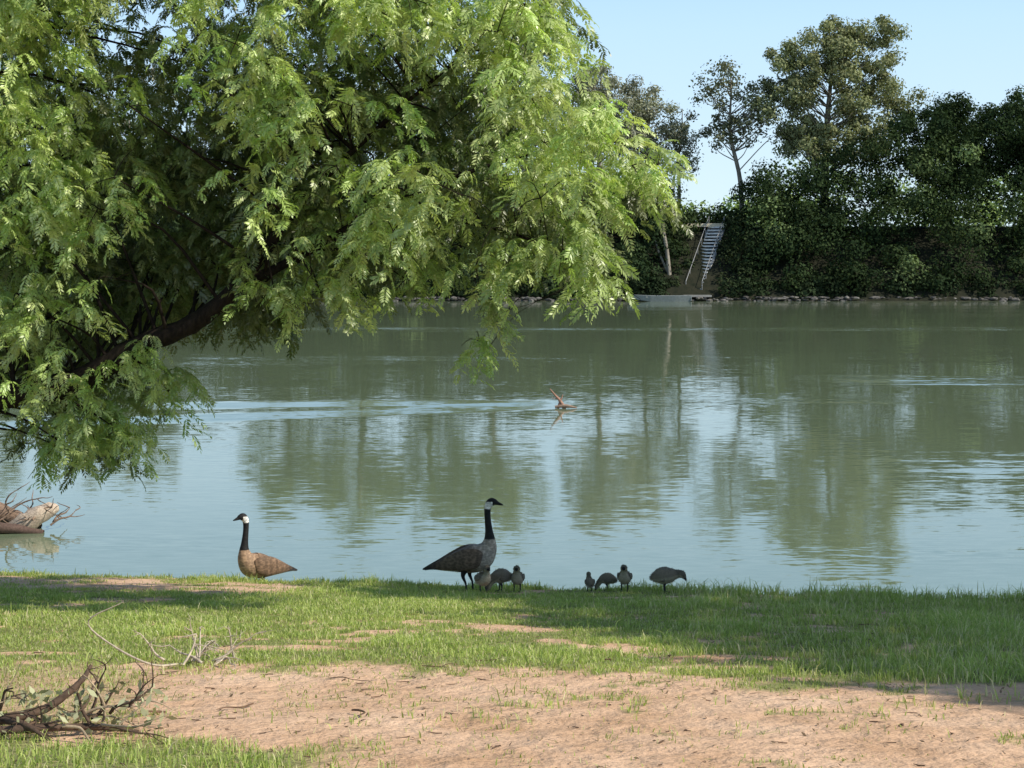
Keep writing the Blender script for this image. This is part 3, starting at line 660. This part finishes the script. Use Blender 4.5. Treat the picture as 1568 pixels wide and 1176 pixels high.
def goose(name, loc, rz, br=(.115, .082, .058), pale=(.32, .27, .22)):
    e = empty(name, loc, rz)
    br = gr(br); pale = gr(pale); blk = gr([.012, .012, .013]); wht = gr([.72, .70, .66])
    ctrl = [(-.40, 0, .205, .030, .008), (-.33, 0, .222, .045, .018), (-.235, 0, .242, .060, .05), (-.12, 0, .272, .095, .090), (.01, 0, .300, .120, .122), (.10, 0, .330, .115, .122), (.155, 0, .395, .080, .086),
            (.172, 0, .465, .048, .054), (.168, 0, .54, .033, .036), (.158, 0, .63, .027, .029), (.153, 0, .71, .027, .028), (.158, 0, .765, .030, .032), (.184, 0, .803, .033, .037), (.216, 0, .805, .027, .029), (.242, 0, .795, .016, .017), (.270, 0, .786, .012, .010), (.292, 0, .780, .007, .005)]
    def cf(s, up, v):
        if s < 1.6: return blk*1.5 if up > -.3 else wht
        if s < 3.0 and up < -.35: return wht
        if s < 5.6:
            t = min(1, max(0, (s-3.6)/1.6)); c = br*(1-t)+pale*t
            return c*(1.0 if up > -.3 else 1.3)
        if s < 7.2: return pale*1.05
        if s < 13.3:
            if 10.7 < s < 12.5 and v[2] < .808 and abs(v[1]) > .012 or (10.9 < s < 12.2 and v[2] < .775 and v[0] > .16): return wht
            return blk
        return blk*.8
    mb = MB(); mb.add(*loft(ctrl, cf, 24, 7)); mb.build('body_neck_head', M_fea, True, e)
    mb = MB()
    for s in (1, -1):
        wc = [(.125, s*.085, .330, .012, .03), (.07, s*.108, .330, .026, .080), (-.04, s*.106, .310, .028, .095), (-.16, s*.083, .280, .024, .070), (-.27, s*.05, .250, .015, .040), (-.36, s*.022, .224, .008, .020), (-.42, s*.006, .205, .004, .006)]
        def wf(q, up, v):
            t = min(1, max(0, (q-3.5)/1.5)); c = br*1.0*(1-t)+gr([.03, .024, .02])*t
            return c*(1+.18*math.sin(q*11+up*2))
        mb.add(*loft(wc, wf, 16, 7))
    mb.build('folded_wings', M_fea, True, e)
    mb = MB(); lc = (.02, .02, .02)
    for s, fx in ((1, .02), (-1, -.03)):
        mb.add(*tube([(fx-.01, s*.05, .22), (fx-.03, s*.05, .16), (fx-.005, s*.05, .09), (fx, s*.05, .015)], [.035, .018, .009, .009], 8, 4), lc)
        for q in (-.45, 0, .45):
            mb.add(*tube([(fx, s*.05, .014), (fx+.045*math.cos(q), s*.05+.045*math.sin(q), .012), (fx+.085*math.cos(q), s*.05+.085*math.sin(q), .004)], [.008, .006, .003], 6, 2), lc)
        b0 = (fx, s*.05, .012)
        pts = [b0]+[(fx+.078*math.cos(q), s*.05+.078*math.sin(q), .006) for q in (-.45, 0, .45)]
        mb.add(np.array(pts), [[0, 1, 2, 3]], lc)
    mb.build('legs_and_webbed_feet', M_leg, True, e)
    mb = MB()
    for s in (1, -1):
        mb.add(*tube([(.198, s*.026, .814), (.198, s*.031, .814), (.198, s*.033, .814)], [.006, .005, .001], 8, 1), (.004, .003, .003))
    mb.build('eyes', M_leg, True, e)
    return e
goose('canada_goose', (-.37, 13.15, g(-.37, 13.15)-.02), math.radians(-3))
gy = 14.75; gx = -2.50
goose('canada_goose', (gx, gy, max(g(gx, gy), 0)), math.radians(180+38), (.17, .105, .065), (.31, .20, .125))
def gosling(loc, rz, pose, sc=1.):
    e = empty('gosling', loc, rz); e.scale = (sc,)*3
    if pose == 'up':
        ctrl = [(-.085, 0, .085, .008, .008), (-.065, 0, .092, .035, .033), (-.02, 0, .105, .052, .052), (.02, 0, .118, .046, .050), (.038, 0, .15, .030, .031), (.042, 0, .172, .023, .023), (.05, 0, .192, .025, .025), (.068, 0, .194, .018, .018), (.082, 0, .190, .008, .006), (.094, 0, .187, .004, .003)]
    elif pose == 'graze':
        ctrl = [(-.10, 0, .10, .008, .008), (-.075, 0, .115, .038, .036), (-.02, 0, .13, .056, .056), (.03, 0, .122, .048, .050), (.065, 0, .10, .030, .030), (.088, 0, .072, .023, .023), (.10, 0, .048, .023, .023), (.108, 0, .030, .015, .015), (.112, 0, .014, .008, .006), (.115, 0, .004, .004, .003)]
    else:
        ctrl = [(-.11, 0, .105, .008, .006), (-.08, 0, .115, .042, .038), (-.02, 0, .13, .064, .062), (.04, 0, .138, .054, .052), (.078, 0, .145, .034, .033), (.10, 0, .15, .027, .027), (.122, 0, .144, .025, .026), (.136, 0, .128, .018, .018), (.146, 0, .112, .009, .007), (.152, 0, .100, .004, .003)]
    def cf(s, up, v):
        if s > 7.4: return gr([.03, .028, .028])
        if s > 4.2: return gr([.17, .145, .105]) if up > 0 else gr([.40, .35, .24])
        return gr([.24, .20, .145]) if up > -.2 else gr([.42, .36, .26])
    V, F, C = loft(ctrl, cf, 20, 7)
    V = V+R.normal(0, .0018, V.shape)
    mb = MB(); mb.add(V, F, C); mb.build('body_neck_head', M_fluff, True, e)
    rr = np.random.default_rng(int(abs(loc[0])*1000)); ii = rr.integers(0, len(V), 1500); ok = (ii < len(V)*.72)
    ii = ii[ok]; Bp = V[ii]; cen = np.array([-.01, 0, .12]); o_ = norm(Bp-cen+rr.normal(0, .02, Bp.shape)); tt = norm(np.cross(o_, rr.normal(0, 1, o_.shape)))*.0016
    tipp = Bp+o_*rr.uniform(.005, .012, len(ii))[:, None]+np.array([-.003, 0, -.002])
    VV = np.stack([Bp-tt, Bp+tt, tipp+tt*.2, tipp-tt*.2], 1).reshape(-1, 3)
    make_mesh('down', VV, np.arange(len(VV)).reshape(-1, 4), M_fluff, np.repeat(C[ii]*1.15, 4, 0), False, e)
    mb = MB()
    for s in (1, -1):
        mb.add(*tube([(0, s*.022, .08), (-.008, s*.024, .05), (0, s*.024, .006)], [.012, .006, .005], 6, 3), (.04, .04, .045))
        for q in (-.4, 0, .4): mb.add(*tube([(0, s*.024, .007), (.016*math.cos(q), s*.024+.016*math.sin(q), .006), (.034*math.cos(q), s*.024+.034*math.sin(q), .003)], [.004, .004, .002], 5, 2), (.04, .04, .045))
        mb.add(*loft([(.03, s*.040, .125, .006, .012), (-.01, s*.052, .118, .010, .026), (-.06, s*.042, .108, .005, .012)], lambda a, b, c: gr([.19, .16, .12]), 10, 5))
    mb.build('legs_and_stub_wings', M_fluff, True, e)
for px, Y, rz, pose, sc in [(-.245, 12.75, -60, 'up', 1.15), (-.105, 12.95, 200, 'graze', 1.1), (.045, 12.95, -95, 'up', 1.1), (.665, 12.75, 100, 'up', .75), (.82, 12.9, 170, 'graze', .85), (.965, 12.75, -100, 'up', 1.1), (1.30, 12.6, -12, 'side', 1.15)]:
    gosling((px, Y, g(px, Y)), math.radians(rz), pose, sc)

# ------------------------------------------------------------ light, world, camera
sd = Vector((SDX, SDY, 1.0)).normalized()   # towards the sun
el = math.asin(sd.z); azs = math.atan2(sd.x, sd.y)
w = bpy.data.worlds.new('World'); scene.world = w; w.use_nodes = True
nt = w.node_tree; sk_ = nt.nodes.new('ShaderNodeTexSky'); sk_.sky_type = 'NISHITA'; sk_.sun_disc = False
sk_.sun_elevation = el; sk_.sun_rotation = azs % (2*math.pi); sk_.air_density = 1.0; sk_.dust_density = .5; sk_.ozone_density = 2.5
tcw = nt.nodes.new('ShaderNodeTexCoord'); sx = nt.nodes.new('ShaderNodeSeparateXYZ'); nt.links.new(tcw.outputs['Generated'], sx.inputs[0])
def mrange(a, b, c, d):
    q = nt.nodes.new('ShaderNodeMapRange'); q.inputs['From Min'].default_value = a; q.inputs['From Max'].default_value = b
    q.inputs['To Min'].default_value = c; q.inputs['To Max'].default_value = d; nt.links.new(sx.outputs[2], q.inputs['Value']); return q
haze = nt.nodes.new('ShaderNodeMixRGB'); nt.links.new(mrange(.02, .26, 0, 1).outputs[0], haze.inputs[0])
haze.inputs[1].default_value = (6.5, 8.1, 8.9, 1); haze.inputs[2].default_value = (3.6, 6.3, 9.6, 1)
mxw = nt.nodes.new('ShaderNodeMixRGB'); nt.links.new(mrange(.15, .6, .97, 0).outputs[0], mxw.inputs[0]); nt.links.new(sk_.outputs[0], mxw.inputs[1]); nt.links.new(haze.outputs[0], mxw.inputs[2])
nt.links.new(mxw.outputs[0], nt.nodes['Background'].inputs[0]); nt.nodes['Background'].inputs[1].default_value = .12
L = bpy.data.lights.new('sun', 'SUN'); L.energy = 5.0; L.angle = math.radians(.5); L.color = (1, .94, .82)
lo = bpy.data.objects.new('sun', L); scene.collection.objects.link(lo); lo.rotation_euler = sd.to_track_quat('Z', 'Y').to_euler(); lo.location = (20, 0, 30)
cam = bpy.data.cameras.new('camera'); co = bpy.data.objects.new('camera', cam); scene.collection.objects.link(co)
co.location = (0, 0, 3.5); co.rotation_euler = (math.radians(90), 0, 0)
cam.lens = 52.3; cam.sensor_width = 36; cam.shift_y = -.1237; cam.clip_start = .1; cam.clip_end = 6000
scene.camera = co
